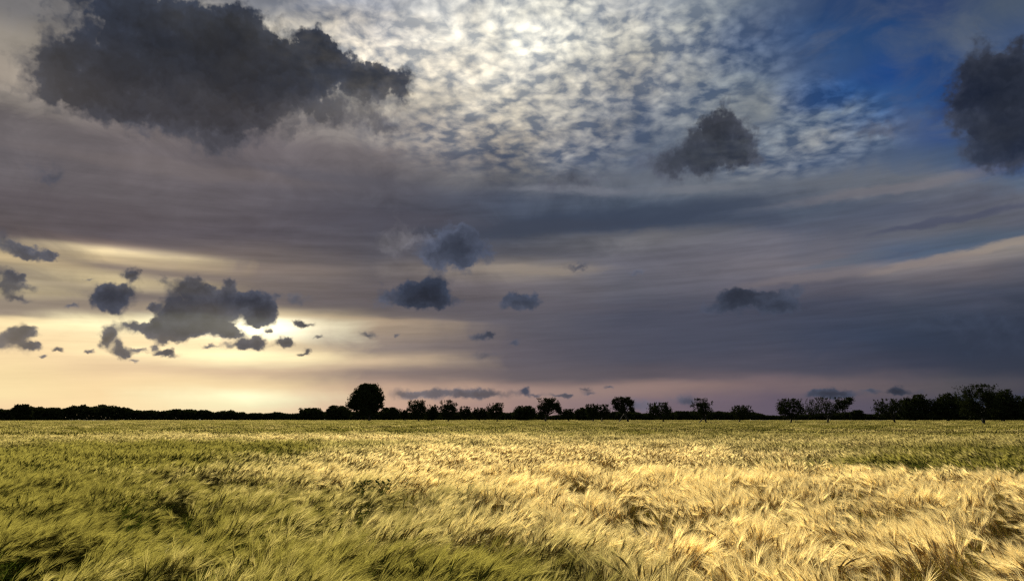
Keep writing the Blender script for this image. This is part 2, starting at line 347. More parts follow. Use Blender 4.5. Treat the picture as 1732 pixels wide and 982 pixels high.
# beyond the surveyed quarter the clear evening sky takes over between grey cloud
rearc = W.mix(W.step(W.noise(plane, 0.8, 4.0, 0.55), 0.4, 0.6), nish_c, lin((150, 142, 140)))
away = W.m('MAXIMUM', W.step(W.m('ABSOLUTE', az), 42.0, 75.0), W.step(el, 36.0, 55.0))
sky = W.mix(away, sky, rearc)
EXPO = 0.85                                                 # exposed for the field
bg = W.n('ShaderNodeBackground', ins={0: sky, 1: 2.0 ** -EXPO})
wo = W.n('ShaderNodeOutputWorld')
W.t.links.new(bg.outputs[0], wo.inputs[0])
world.cycles.sampling_method = 'MANUAL'
world.cycles.sample_map_resolution = 512

# ------------------------------------------------------------------ sun
sd = bpy.data.lights.new('sun', 'SUN')
sd.energy = 5.0
sd.angle = R(0.5)
sd.color = (1.0, 0.88, 0.66)
so = bpy.data.objects.new('sun', sd)
COL.objects.link(so)
a, e = R(SUN_AZ), R(SUN_EL)
to_sun = Vector((math.sin(a) * math.cos(e), math.cos(a) * math.cos(e), math.sin(e)))
so.rotation_euler = (-to_sun).to_track_quat('-Z', 'Y').to_euler()

# ------------------------------------------------------------------ mesh helpers
def mesh_from(name, V, F, mats=None, slots=None, smooth=False):
    """V (n,3), F list of index arrays of one size each"""
    me = bpy.data.meshes.new(name)
    V = np.asarray(V, dtype=np.float32)
    loops = np.concatenate([np.asarray(f, dtype=np.int32).ravel() for f in F])
    sizes = np.concatenate([np.full(len(f), np.asarray(f).shape[1], dtype=np.int32) for f in F])
    me.vertices.add(len(V)); me.vertices.foreach_set('co', V.ravel())
    me.loops.add(len(loops)); me.loops.foreach_set('vertex_index', loops)
    me.polygons.add(len(sizes))
    me.polygons.foreach_set('loop_start', np.concatenate([[0], np.cumsum(sizes)[:-1]]).astype(np.int32))
    for m in mats or []:
        me.materials.append(m)
    if slots is not None:
        me.polygons.foreach_set('material_index', np.asarray(slots, dtype=np.int32))
    if smooth:
        me.polygons.foreach_set('use_smooth', np.ones(len(sizes), dtype=bool))
    me.update(calc_edges=True)
    return me


class MB:
    """collects tubes, ribbons and quads into one mesh"""
    def __init__(self):
        self.V, self.Q, self.T, self.sq, self.st = [], [], [], [], []
        self.nv = 0

    def add(self, V, quads=None, tris=None, slot=0):
        V = np.asarray(V, dtype=float).reshape(-1, 3)
        if quads is not None and len(quads):
            q = np.asarray(quads, dtype=np.int64) + self.nv
            self.Q.append(q); self.sq.append(np.full(len(q), slot))
        if tris is not None and len(tris):
            t = np.asarray(tris, dtype=np.int64) + self.nv
            self.T.append(t); self.st.append(np.full(len(t), slot))
        self.V.append(V); self.nv += len(V)

    def tube(self, pts, radii, n=5, slot=0):
        pts = np.asarray(pts, float)
        rings = []
        for i, p in enumerate(pts):
            d = pts[min(i + 1, len(pts) - 1)] - pts[max(i - 1, 0)]
            d /= (np.linalg.norm(d) + 1e-9)
            u = np.cross(d, (0.31, 0.93, 0.17)); u /= (np.linalg.norm(u) + 1e-9)
            v = np.cross(d, u)
            ang = np.arange(n) * 2 * math.pi / n
            rings.append(p + radii[i] * (np.cos(ang)[:, None] * u + np.sin(ang)[:, None] * v))
        q = []
        for i in range(len(pts) - 1):
            for k in range(n):
                q.append((i * n + k, i * n + (k + 1) % n, (i + 1) * n + (k + 1) % n, (i + 1) * n + k))
        self.add(np.concatenate(rings), q, slot=slot)

    def ribbon(self, pts, widths, side, slot=0):
        pts = np.asarray(pts, float)
        w = np.asarray(widths)[:, None] * 0.5
        side = np.asarray(side, float)
        V = np.empty((len(pts) * 2, 3))
        V[0::2] = pts - w * side
        V[1::2] = pts + w * side
        q = [(2 * i, 2 * i + 1, 2 * i + 3, 2 * i + 2) for i in range(len(pts) - 1)]
        self.add(V, q, slot=slot)

    def leaves(self, P, size, slot=0):
        """leaf-sized quads of random attitude at the points P"""
        P = np.asarray(P, float)
        n = len(P)
        A = rng.normal(size=(n, 3)); A /= np.linalg.norm(A, axis=1)[:, None]
        B = np.cross(A, rng.normal(size=(n, 3))); B /= (np.linalg.norm(B, axis=1)[:, None] + 1e-9)
        s = np.asarray(size) * rng.uniform(0.6, 1.3, n)
        s = s[:, None] * 0.5
        V = np.empty((n, 4, 3))
        V[:, 0] = P - A * s * 1.25
        V[:, 1] = P + B * s * 0.7
        V[:, 2] = P + A * s * 1.25
        V[:, 3] = P - B * s * 0.7
        q = np.arange(n * 4).reshape(n, 4)
        self.add(V.reshape(-1, 3), q, slot=slot)

    def mesh(self, name, mats, smooth=False):
        F, s = [], []
        if self.Q:
            F.append(np.concatenate(self.Q)); s.append(np.concatenate(self.sq))
        if self.T:
            F.append(np.concatenate(self.T)); s.append(np.concatenate(self.st))
        return mesh_from(name, np.concatenate(self.V), F, mats, np.concatenate(s), smooth)


def link(name, me, parent=None, **props):
    o = bpy.data.objects.new(name, me)
    COL.objects.link(o)
    if parent:
        o.parent = parent
    for k, v in props.items():
        o[k] = v
    return o


def vnoise(x, y, seed):
    """smooth value noise in -1..1"""
    r = np.random.default_rng(seed)
    T = r.uniform(-1, 1, (256, 256))
    xi, yi = np.floor(x).astype(int), np.floor(y).astype(int)
    fx, fy = x - xi, y - yi
    fx = fx * fx * (3 - 2 * fx); fy = fy * fy * (3 - 2 * fy)
    g = lambda i, j: T[i % 256, j % 256]
    return (g(xi, yi) * (1 - fx) + g(xi + 1, yi) * fx) * (1 - fy) + (g(xi, yi + 1) * (1 - fx) + g(xi + 1, yi + 1) * fx) * fy


# ------------------------------------------------------------------ materials
def mat(name):
    m = bpy.data.materials.new(name)
    m.use_nodes = True
    return m, NT(m.node_tree)


def leaf_shader(N, colour, trans_colour, trans=0.5, rough=0.6, spec=0.2):
    d = N.n('ShaderNodeBsdfPrincipled', ins={'Base Color': colour, 'Roughness': rough, 'Specular IOR Level': spec})
    t = N.n('ShaderNodeBsdfTranslucent', ins={0: trans_colour})
    mx = N.n('ShaderNodeMixShader', ins={0: trans})
    N.t.links.new(d.outputs[0], mx.inputs[1])
    N.t.links.new(t.outputs[0], mx.inputs[2])
    o = N.n('ShaderNodeOutputMaterial')
    N.t.links.new(mx.outputs[0], o.inputs[0])


def ripe_and_light(N):
    """0 = green, 1 = ripe gold, patchy over the ground as the crop ripened"""
    pos = N.n('ShaderNodeNewGeometry').outputs['Position']
    s = N.n('ShaderNodeSeparateXYZ', ins={0: pos})
    x, y = s.outputs[0], s.outputs[1]
    flat = N.v('DIVIDE', N.xyz(x, y), (1.22, 1.22, 1.0))
    # (centre x, y, half width, half depth, turn, weight)
    spots = [(1.5, 15, 6.5, 7.0, 0, 1.15), (3.0, 8.0, 3.2, 2.6, 0, 1.0), (2.6, 4.4, 2.2, 1.7, 0, 1.2), (-6, 30, 8, 5, 0, 0.55), (12, 9.5, 4.5, 2.2, 0, 0.8),
             (7.6, 13.2, 4.2, 1.9, 0, -1.3), (14, 18, 6, 4, 0, -0.8), (-9, 16, 5.5, 10, 0, -0.9), (-4.2, 6.0, 3.4, 3.5, 0, -0.45), (0.0, 4.1, 1.0, 1.1, 0, -0.75), (-0.9, 8.0, 1.0, 1.0, 0, -0.3)]  # ripe patches, and the lit middle and shaded left put into the crop colour
    tot = None
    for (cx, cy, wx, wy, rot, wt) in spots:
        nd = N.n('ShaderNodeMapping', vector_type='TEXTURE')
        N.put(nd.inputs[0], flat)
        nd.inputs[1].default_value = (cx, cy, 0)
        nd.inputs[3].default_value = (wx, wy, 1)
        q = N.v('DOT_PRODUCT', nd.outputs[0], nd.outputs[0])
        g = N.m('MULTIPLY', N.m('POWER', 0.3679, q), wt)
        tot = g if tot is None else N.m('ADD', tot, g)
    n1 = N.noise(N.v('MULTIPLY', flat, (0.6, 1.0, 1.0)), 0.35, 4.0, 0.6)
    n2 = N.noise(N.v('MULTIPLY', flat, (0.25, 1.0, 1.0)), 0.06, 3.0, 0.5)
    r = N.m('ADD', tot, N.m('MULTIPLY', N.m('SUBTRACT', n1, 0.5), 1.3))
    r = N.m('ADD', r, N.m('MULTIPLY', N.m('SUBTRACT', n2, 0.5), 1.2))
    rnd = N.n('ShaderNodeObjectInfo').outputs['Random']
    r = N.m('ADD', r, N.m('MULTIPLY', N.m('SUBTRACT', rnd, 0.5), 0.35))
    far = N.step(y, 22.0, 70.0, True, (0.0, 0.22))
    return N.m('SUBTRACT', N.m('ADD', r, 0.32), far, clamp=True), rnd


def crop_mat(name, green, gold, trans, tboost, rough, spec):
    m, N = mat(name)
    r, rnd = ripe_and_light(N)
    c = N.mix(r, green, gold)
    v = N.m('ADD', 0.74, N.m('MULTIPLY', rnd, 0.6))
    cc = N.v('SCALE', c); N.put(cc.node.inputs['Scale'], v)
    tc = N.v('MULTIPLY', cc, tboost)
    leaf_shader(N, cc, tc, trans, rough, spec)
    return m


M_AWN = crop_mat('barley_awn', (0.25, 0.237, 0.066), (0.88, 0.76, 0.45), 0.55, (1.15, 1.1, 0.85), 0.8, 0.0)
M_EAR = crop_mat('barley_ear', (0.11, 0.118, 0.027), (0.46, 0.33, 0.13), 0.3, (1.1, 1.05, 0.8), 0.8, 0.0)
M_STALK = crop_mat('barley_stalk', (0.10, 0.13, 0.025), (0.30, 0.22, 0.08), 0.3, (1.1, 1.1, 0.7), 0.8, 0.0)
M_BLADE = crop_mat('barley_blade', (0.06, 0.09, 0.015), (0.22, 0.18, 0.05), 0.4, (1.2, 1.2, 0.6), 0.8, 0.0)
CROP = [M_AWN, M_EAR, M_STALK, M_BLADE]

M_CROWN, N = mat('tree_leaves')
rn = N.n('ShaderNodeObjectInfo').outputs['Random']
pos = N.n('ShaderNodeNewGeometry').outputs['Position']
ln = N.noise(pos, 1.3, 3.0, 0.6)
c = N.mix(ln, (0.012, 0.017, 0.008), (0.03, 0.036, 0.015))
leaf_shader(N, c, N.v('MULTIPLY', c, (1.1, 1.1, 0.6)), 0.1, 0.9, 0.0)

M_BARK, N = mat('tree_bark')
pos = N.n('ShaderNodeNewGeometry').outputs['Position']
c = N.mix(N.noise(N.v('MULTIPLY', pos, (1, 1, 0.25)), 9.0, 4.0, 0.6), (0.012, 0.010, 0.008), (0.035, 0.03, 0.024))
d = N.n('ShaderNodeBsdfPrincipled', ins={'Base Color': c, 'Roughness': 0.9})
bp = N.n('ShaderNodeBump', ins={'Height': N.noise(pos, 22.0, 4.0, 0.6), 'Strength': 0.5})
N.t.links.new(bp.outputs[0], d.inputs['Normal'])
o = N.n('ShaderNodeOutputMaterial'); N.t.links.new(d.outputs[0], o.inputs[0])

M_GROUND, N = mat('ground')
pos = N.n('ShaderNodeNewGeometry').outputs['Position']
c = N.mix(N.noise(pos, 0.8, 6.0, 0.65), (0.028, 0.034, 0.012), (0.07, 0.06, 0.028))
c = N.mix(N.noise(pos, 14.0, 4.0, 0.6), c, (0.05, 0.04, 0.022))
d = N.n('ShaderNodeBsdfPrincipled', ins={'Base Color': c, 'Roughness': 0.95})
bp = N.n('ShaderNodeBump', ins={'Height': N.noise(pos, 6.0, 6.0, 0.7), 'Strength': 0.6})
N.t.links.new(bp.outputs[0], d.inputs['Normal'])
o = N.n('ShaderNodeOutputMaterial'); N.t.links.new(d.outputs[0], o.inputs[0])

# ------------------------------------------------------------------ ground, one sheet out to the horizon
rad = np.concatenate([[0.5], np.geomspace(2, 9000, 46)])
na = 96
V = [(0, 0, 0)]
for r_ in rad:
    for k in range(na):
        t = k * 2 * math.pi / na
        x, y = r_ * math.sin(t), r_ * math.cos(t)
        V.append((x, y, 0.0))
V = np.array(V)
V[:, 2] = 0.05 * vnoise(V[:, 0] / 6 + 50, V[:, 1] / 6 + 50, 3) * (np.hypot(V[:, 0], V[:, 1]) < 320)
T = [(0, 1 + (k + 1) % na, 1 + k) for k in range(na)]
Q = []
for i in range(len(rad) - 1):
    for k in range(na):
        Q.append((1 + i * na + k, 1 + i * na + (k + 1) % na, 1 + (i + 1) * na + (k + 1) % na, 1 + (i + 1) * na + k))
g = link('ground', mesh_from('ground', V, [np.array(T), np.array(Q)], [M_GROUND]), kind='structure')

# ------------------------------------------------------------------ barley
def plant(mb, ox=0.0, oy=0.0, yaw=0.0, h=0.8, detail=2, wide=1.0, droop=None):
    """one barley plant bending towards +X (turned by yaw): stalk, ear, awns, blades"""
    r = random
    cy, sy = math.cos(yaw), math.sin(yaw)
    rot = np.array([[cy, -sy, 0], [sy, cy, 0], [0, 0, 1]])
    off = np.array([ox, oy, 0])
    tf = lambda P: np.asarray(P, float) @ rot.T + off
    droop = r.uniform(0.35, 1.15) if droop is None else droop
    lean = r.uniform(0.02, 0.16)
    nseg = 5 if detail >= 2 else 2
    pts, ang = [np.zeros(3)], lean
    L = h / nseg
    for i in range(nseg):
        f = (i + 1) / nseg
        ang = lean + droop * 0.55 * f ** 3
        pts.append(pts[-1] + np.array([math.sin(ang), 0, math.cos(ang)]) * L)
    side_a = r.uniform(0, math.pi)
    side = np.array([math.cos(side_a), math.sin(side_a), 0.0])
    w0 = 0.0034 * wide
    if detail >= 2:
        mb.ribbon(tf(pts), np.linspace(w0 * 1.2, w0 * 0.8, len(pts)), side, 2)
    else:
        mb.ribbon(tf(pts), np.linspace(w0 * 1.4, w0, len(pts)), side, 2)
    # ear
    el_ = r.uniform(0.075, 0.115)
    ne = 5 if detail >= 2 else 2
    E = [pts[-1]]
    a0 = ang
    for i in range(ne):
        a0 += droop * 0.5 / ne
        E.append(E[-1] + np.array([math.sin(a0), 0, math.cos(a0)]) * el_ / ne)
    prof = np.interp(np.linspace(0, 1, len(E)), [0, 0.2, 0.6, 1], [0.0022, 0.0058, 0.0054, 0.0016]) * (1 if detail >= 2 else wide)
    mb.tube(tf(E), prof, 4 if detail >= 2 else 3, 1)
    # awns
    nA = {3: 24, 2: 12, 1: 6, 0: 4}[detail]
    AV, AT = [], []
    for k in range(nA):
        f = r.uniform(0.1, 1.0)
        i = min(int(f * ne), ne - 1)
        b = E[i] + (E[i + 1] - E[i]) * (f * ne - i)
        d = E[i + 1] - E[i]; d /= np.linalg.norm(d)
        ph = r.uniform(0, 2 * math.pi)
        u = np.array([math.cos(a0), 0, -math.sin(a0)]); v = np.array([0, 1.0, 0])
        sp = r.uniform(0.06, 0.26)
        o_ = u * math.cos(ph) + v * math.sin(ph)
        dd = d * math.cos(sp) + o_ * math.sin(sp)
        la = r.uniform(0.10, 0.17) if detail >= 2 else r.uniform(0.09, 0.15)
        mid = b + dd * la * 0.55
        tip = mid + (dd + np.array([0.12, 0, -0.16])) * la * 0.45
        wa = 0.0018 * wide * (1 if detail >= 2 else 1.4)
        s = np.cross(dd, (r.uniform(-1, 1), r.uniform(-1, 1), r.uniform(-.4, .4))); s /= (np.linalg.norm(s) + 1e-9)
        n0 = len(AV)
        AV += [b - s * wa * .5, b + s * wa * .5, mid + s * wa * .42, mid - s * wa * .42, tip]
        AT += [(n0, n0 + 1, n0 + 2), (n0, n0 + 2, n0 + 3), (n0 + 3, n0 + 2, n0 + 4)]
    mb.add(tf(AV), tris=AT, slot=0)
    # blades
    if detail >= 1:
        for k in range(r.choice((2, 3)) if detail >= 2 else 1):
            z0 = r.uniform(0.25, 0.75) * h
            f = z0 / h * nseg
            i = min(int(f), nseg - 1)
            b = pts[i] + (pts[i + 1] - pts[i]) * (f - i)
            ph = r.uniform(-1.3, 1.3) if r.random() < 0.7 else r.uniform(0, 6.28)
            o_ = np.array([math.cos(ph), math.sin(ph), 0])
            P, aa = [b], r.uniform(0.3, 0.7)
            ll = r.uniform(0.14, 0.26)
            for j in range(4):
                P.append(P[-1] + (o_ * math.sin(aa) + np.array([0, 0, math.cos(aa)])) * ll / 4)
                aa += r.uniform(0.2, 0.5)
            s = np.array([-math.sin(ph), math.cos(ph), 0])
            mb.ribbon(tf(P), np.array([0.004, 0.0085, 0.008, 0.005, 0.0008]) * max(1, wide * 0.8), s, 3)


def variants(n, make):
    out = []
    for k in range(n):
        mb = MB()
        make(mb, k)
        out.append(mb.mesh('barley', CROP))
    return out


def near_v(mb, k):
    for j in range(3):
        plant(mb, random.gauss(0, .03), random.gauss(0, .03), random.gauss(0, .5), random.uniform(.68, .80), 3, 1.0)


def mid_v(mb, k):
    for j in range(11):
        plant(mb, random.uniform(-.16, .16), random.uniform(-.16, .16), random.gauss(0, .55), random.uniform(.68, .84), 1, 2.0)


def far_v(mb, k):
    for j in range(90):
        plant(mb, random.uniform(-.75, .75), random.uniform(-.75, .75), random.gauss(0, .6), random.uniform(.66, .85), 0, 6.0)


KINDS = [variants(14, near_v), variants(10, mid_v), variants(6, far_v)]


def scatter(n, r0, r1, half):
    """points evenly over a fan of ground ahead"""
    r_ = np.sqrt(rng.uniform(r0 * r0, r1 * r1, n))
    t = rng.uniform(-half, half, n)
    return r_ * np.sin(t), r_ * np.cos(t)


def height_field(x, y):
    return (0.11 * vnoise(x * 0.9 + 9, y * 0.9 + 9, 11) + 0.09 * vnoise(x * 0.33 + 40, y * 0.42 + 40, 12) + 0.06 * vnoise(x * .07 + 90, y * .11 + 90, 13))


def bend_field(x, y):
    """bearing (radians from +X) towards which the wind has laid the crop"""
    r_ = np.hypot(x, y)
    s = np.clip(x / (0.28 * r_ + 0.4), -1.6, 1.6)
    base = 0.15 + (s + 0.55) * 0.95
    base = np.clip(base, -0.1, 2.7)
    return base + 0.55 * vnoise(x * 0.35 + 20, y * 0.35 + 20, 21) + 0.5 * vnoise(x * 1.1 + 70, y * 1.1 + 70, 22)


pts, rots, scl, idx = [], [], [], []
kind_off = np.cumsum([0] + [len(k) for k in KINDS])
for zi, (n, r0, r1, half, tiltm) in enumerate(((19500, 1.6, 15.0, R(46), .23), (46000, 14.0, 48.0, R(43), .24), (26000, 46.0, 300.0, R(41), .05))):
    x, y = scatter(n, r0, r1, half)
    tuft_h = tuft_y = tuft_t = np.zeros(n)
    if zi < 2:                                                    # the wind gathers the plants into tufts
        nt = n // (13 if zi == 0 else 5)
        cx, cy = scatter(nt, r0, r1, half)
        own = rng.integers(0, nt, n)
        gath = rng.random(n) < (.90 if zi == 0 else .80)
        sg = .075 if zi == 0 else .12
        x = np.where(gath, cx[own] + rng.normal(0, sg, n), x)
        y = np.where(gath, cy[own] + rng.normal(0, sg, n), y)
        tuft_h = np.where(gath, rng.normal(.02, .12 if zi == 0 else .09, nt)[own], rng.normal(-.22, .08, n))
        tuft_y = np.where(gath, rng.normal(0, .35, nt)[own], 0)
        tuft_t = np.where(gath, rng.normal(0, .10, nt)[own], 0)
    hf = height_field(x, y)
    keep = np.ones(n, bool)
    if zi < 2:
        hole = vnoise(x * 1.15 + 30, y * 0.8 + 30, 31) * 0.6 + vnoise(x * 2.6 + 60, y * 2.2 + 60, 32) * 0.4
        keep = hole > np.where(x > 0, -0.22, -0.28) + 0.12 * rng.normal(size=n)
        d2 = ((x + 2.0) / 0.5) ** 2 + ((y - 10.7) / 0.6) ** 2       # trampled hollow
        keep &= ~(d2 < 1) | (rng.random(n) < .15)
    x, y, hf, tuft_h, tuft_y, tuft_t = (q[keep] for q in (x, y, hf, tuft_h, tuft_y, tuft_t))
    n = len(x)
    bd = bend_field(x, y)
    yaw = bd + tuft_y + rng.normal(0, 0.25, n)
    tl = tiltm * (0.7 + 0.6 * vnoise(x * .8, y * .8, 41)) + tuft_t + rng.normal(0, .06 if zi < 2 else .01, n)
    # tilt about the horizontal axis square to the bend, then yaw: Euler XYZ with Y tilt, Z yaw
    pts.append(np.stack([x, y, np.zeros(n)], 1))
    rots.append(np.stack([rng.normal(0, .05 if zi < 2 else .01, n), tl, yaw], 1))
    s = (1.0 + hf + tuft_h + rng.normal(0, .05, n) * (1 if zi < 2 else .4))
    s = np.minimum(s, 1.10 + .04 * rng.random(n))
    scl.append(s)
    idx.append(rng.integers(kind_off[zi], kind_off[zi + 1], n))
pts = np.concatenate(pts); rots = np.concatenate(rots); scl = np.concatenate(scl); idx = np.concatenate(idx)

me = bpy.data.meshes.new('barley')
me.vertices.add(len(pts)); me.vertices.foreach_set('co', pts.astype(np.float32).ravel())
at = me.attributes.new('turn', 'FLOAT_VECTOR', 'POINT'); at.data.foreach_set('vector', rots.astype(np.float32).ravel())
at = me.attributes.new('size', 'FLOAT', 'POINT'); at.data.foreach_set('value', scl.astype(np.float32))
at = me.attributes.new('pick', 'INT', 'POINT'); at.data.foreach_set('value', idx.astype(np.int32))
for m in CROP:
    me.materials.append(m)
me.update()
barley = link('barley_crop', me, kind='stuff')
barley['label'] = 'ripening barley bending in the wind, gold in the middle and green at its sides'
barley['category'] = 'barley'

gt = bpy.data.node_groups.new('barley_scatter', 'GeometryNodeTree')
gt.interface.new_socket('Geometry', in_out='INPUT', socket_type='NodeSocketGeometry')
gt.interface.new_socket('Geometry', in_out='OUTPUT', socket_type='NodeSocketGeometry')
gi = gt.nodes.new('NodeGroupInput'); go = gt.nodes.new('NodeGroupOutput')
iop = gt.nodes.new('GeometryNodeInstanceOnPoints')
gt.links.new(gi.outputs[0], iop.inputs['Points'])
join = gt.nodes.new('GeometryNodeJoinGeometry')
# joined geometry lists its inputs in reverse order of linking
for me_ in [m for k in KINDS for m in k][::-1]:
    ob = bpy.data.objects.new('barley', me_)
    oi = gt.nodes.new('GeometryNodeObjectInfo')
    oi.inputs['Object'].default_value = ob
    oi.inputs['As Instance'].default_value = True
    gt.links.new(oi.outputs['Geometry'], join.inputs[0])
gt.links.new(join.outputs[0], iop.inputs['Instance'])
iop.inputs['Pick Instance'].default_value = True


def named(nm, typ):
    nd = gt.nodes.new('GeometryNodeInputNamedAttribute')
    nd.data_type = typ
    nd.inputs[0].default_value = nm
    return nd.outputs[0]


gt.links.new(named('pick', 'INT'), iop.inputs['Instance Index'])
e2r = gt.nodes.new('FunctionNodeEulerToRotation')
gt.links.new(named('turn', 'FLOAT_VECTOR'), e2r.inputs[0])
gt.links.new(e2r.outputs[0], iop.inputs['Rotation'])
gt.links.new(named('size', 'FLOAT'), iop.inputs['Scale'])
gt.links.new(iop.outputs[0], go.inputs[0])
md = barley.modifiers.new('scatter', 'NODES')
md.node_group = gt

# ------------------------------------------------------------------ a weed in the crop
M_WEED, N = mat('weed_leaves')
pos = N.n('ShaderNodeNewGeometry').outputs['Position']
c = N.mix(N.noise(pos, 20.0, 3.0, 0.6), (0.02, 0.03, 0.01), (0.06, 0.075, 0.025))
leaf_shader(N, c, N.v('MULTIPLY', c, (1.1, 1.1, 0.6)), 0.2, 0.9, 0.0)
weed = bpy.data.objects.new('weed', None)
COL.objects.link(weed)
weed.location = (-1.95, 10.3, 0)
weed['label'] = 'dark leafy weed clump poking out of the barley left of the middle'
weed['category'] = 'weed'
sb, lb_ = MB(), MB()
for k in range(9):
    a_ = k * 2.4
    top_ = np.array([.26 * math.cos(a_) * random.uniform(.4, 1), .2 * math.sin(a_) * random.uniform(.4, 1), random.uniform(.80, 1.0)])
    sb.tube([(0, 0, -.02), top_ * [.4, .4, .55], top_], [.006, .005, .002], 5)
    q = rng.uniform(.5, 1.02, 26)[:, None]
    lb_.leaves(top_ * q + rng.normal(0, .035, (26, 3)), .055)
link('stem', sb.mesh('stem', [M_WEED], True), weed)
link('foliage', lb_.mesh('foliage', [M_WEED]), weed)

# ------------------------------------------------------------------ trees
def spot(px, dist):
    a = R(azel(px, 706)[0])
    return dist * math.sin(a), dist * math.cos(a)


def tree(name, label, cat, px, top, x0, x1, dist, lobes=9, leaves=2600, leaf=0.26, airy=0.0, base=0.22, trunk_px=None, group=None, limbs=7, trunk_r=None, spiky=0.0, shape=None, stem=None):
    """a broadleaf tree at bearing px, its top, left and right edge surveyed on the photograph"""
    k = dist / FOC
    H = (706 - top) * k + EYE
    Wd = (x1 - x0) * k
    tpx = trunk_px if trunk_px is not None else (x0 + x1) / 2
    bx, by = spot(tpx, dist)
    off = ((x0 + x1) / 2 - tpx) * k
    root = bpy.data.objects.new(name, None)
    COL.objects.link(root)
    root.location = (bx, by, 0)
    root.rotation_euler = (0, 0, -R(azel(tpx, 706)[0]))
    root.empty_display_size = 0.5
    root['label'] = label; root['category'] = cat
    if group:
        root['group'] = group
    zb = H * base
    ch = (H - zb)
    C0 = np.array([off, 0, zb + ch * 0.5])
    rx, rz = Wd / 2, ch / 2
    # lobes: puffs packed inside the crown's ellipsoid
    L = []
    for i in range(lobes):
        t = i * 2.39996 + random.uniform(-.4, .4)
        zz = 1 - 2 * (i + 0.5) / lobes
        rr = math.sqrt(max(0, 1 - zz * zz))
        q = 0.62 + random.uniform(-.10, .10)
        c_ = C0 + np.array([rx * rr * math.cos(t) * q, rx * rr * math.sin(t) * q, rz * zz * q * .98])
        rad_ = (0.42 + random.uniform(-.08, .1)) * (0.5 * rx + 0.5 * rz) * (1 - .25 * airy)
        rad_ = min(rad_, H - c_[2] + .05 * H, )
        L.append((c_, rad_))
    if shape:                                                          # lobes given: across, depth, height (of the crown's half sizes), radius
        L = [(C0 + np.array([x_ * rx, y_ * rx, z_ * rz]), r_ * rx) for (x_, y_, z_, r_) in shape]
    # trunk and limbs
    tb = MB()
    tr = trunk_r if trunk_r else 0.032 * H + 0.03
    bend = random.uniform(-.05, .05) * H
    fork = np.array([off * 0.5 + bend, random.uniform(-.04, .04) * H, zb * 1.0 + ch * 0.12])
    tb.tube([(0, 0, -0.1), (0, 0, 0.06 * H), fork * [.45, .45, .5], fork], [tr * 1.5, tr * 1.1, tr * .9, tr * .8], 8)
    if stem is not None:                                               # a second, slanting stem from its own foot to the fork
        sx = (stem - tpx) * k
        foot = np.array([sx, .05 * H, -.1])
        tb.tube([foot, foot * .6 + fork * .4, fork + (0, 0, .04 * H)], [tr * .8, tr * .6, tr * .45], 7)
    tips = []
    order = sorted(L, key=lambda q: random.random())[:limbs]
    for c_, rad_ in order:
        m1 = fork + (c_ - fork) * .5 + np.array([random.uniform(-.06, .06), random.uniform(-.06, .06), .05]) * H
        tb.tube([fork - (0, 0, .02 * H), m1, c_], [tr * .55, tr * .34, tr * .14], 6)
        for j in range(5):
            d = np.array([random.gauss(0, 1), random.gauss(0, 1), random.gauss(.35, .9)]); d /= np.linalg.norm(d)
            t0 = m1 + (c_ - m1) * random.uniform(.2, 1)
            t1 = c_ + d * rad_ * random.uniform(.7, 1.05)
            tm = (t0 + t1) / 2 + np.array([0, 0, .02 * H])
            tb.tube([t0, tm, t1], [tr * .14, tr * .09, tr * .035], 4)
            tips.append(t1); tips.append(tm)
    # crown: leaves in many small sprays gathered on the lobes
    cb = MB()
    P = []
    sprays = int((34 if airy < .3 else 15) * lobes)
    per = max(6, int(leaves / (sprays + len(tips))))
    for s in range(sprays):
        c_, rad_ = L[s % len(L)]
        d = rng.normal(size=3); d /= np.linalg.norm(d)
        if d[2] < -.3:
            d[2] *= .5
        p = c_ + d * rad_ * (rng.uniform(.25, 1.0) ** .5)
        P.append(p + rng.normal(0, rad_ * (.17 if airy < .3 else .15), (per, 3)))
    for t1 in tips:
        P.append(t1 + rng.normal(0, rx * (.09 if airy < .3 else .1), (per, 3)))
    for s in range(int(spiky * 14)):                                   # upright shoots at the top of the crown
        a_ = random.uniform(-.85, .85)
        p0 = C0 + np.array([a_ * rx, random.uniform(-.4, .4) * rx, rz * math.sqrt(1 - a_ * a_) * .85])
        ln_ = random.uniform(.08, .2) * H
        tt = rng.uniform(0, 1, 14)[:, None]
        dr = np.array([a_ * .5 + random.uniform(-.2, .2), 0, 1.0])
        P.append(p0 + dr * tt * ln_ + rng.normal(0, .035 * H * .4, (14, 3)))
    P = np.concatenate(P)
    P = P[P[:, 2] > zb * .6]
    P[:, 2] = np.minimum(P[:, 2], H + rng.normal(0, .02 * H, len(P)))
    cb.leaves(P, leaf)
    link('trunk', tb.mesh('trunk', [M_BARK], True), root)
    link('crown', cb.mesh('crown', [M_CROWN]), root)
    return root


ORCH = 'orchard trees in the row at the far side of the field'
# the tall one
tree('broad_tree', 'tallest tree, broad dense round black crown on a short trunk above the hedge', 'tree', 619, 652, 589, 649, 250, lobes=15, leaves=26000, leaf=.45, base=.2, trunk_px=625, limbs=12,
     shape=[(.12, 0, .62, .42), (-.22, .3, .45, .42), (.45, -.2, .38, .40), (-.5, -.2, .05, .38), (-.68, .1, -.32, .32), (.66, .2, .1, .34), (.62, -.1, -.35, .34), (0, .45, .1, .48), (0, -.45, .05, .48), (.1, 0, -.2, .5), (-.35, .2, -.5, .36), (.35, .1, -.6, .34), (-.05, -.3, -.7, .36), (-.15, .1, .75, .28), (.3, .1, .7, .28)])
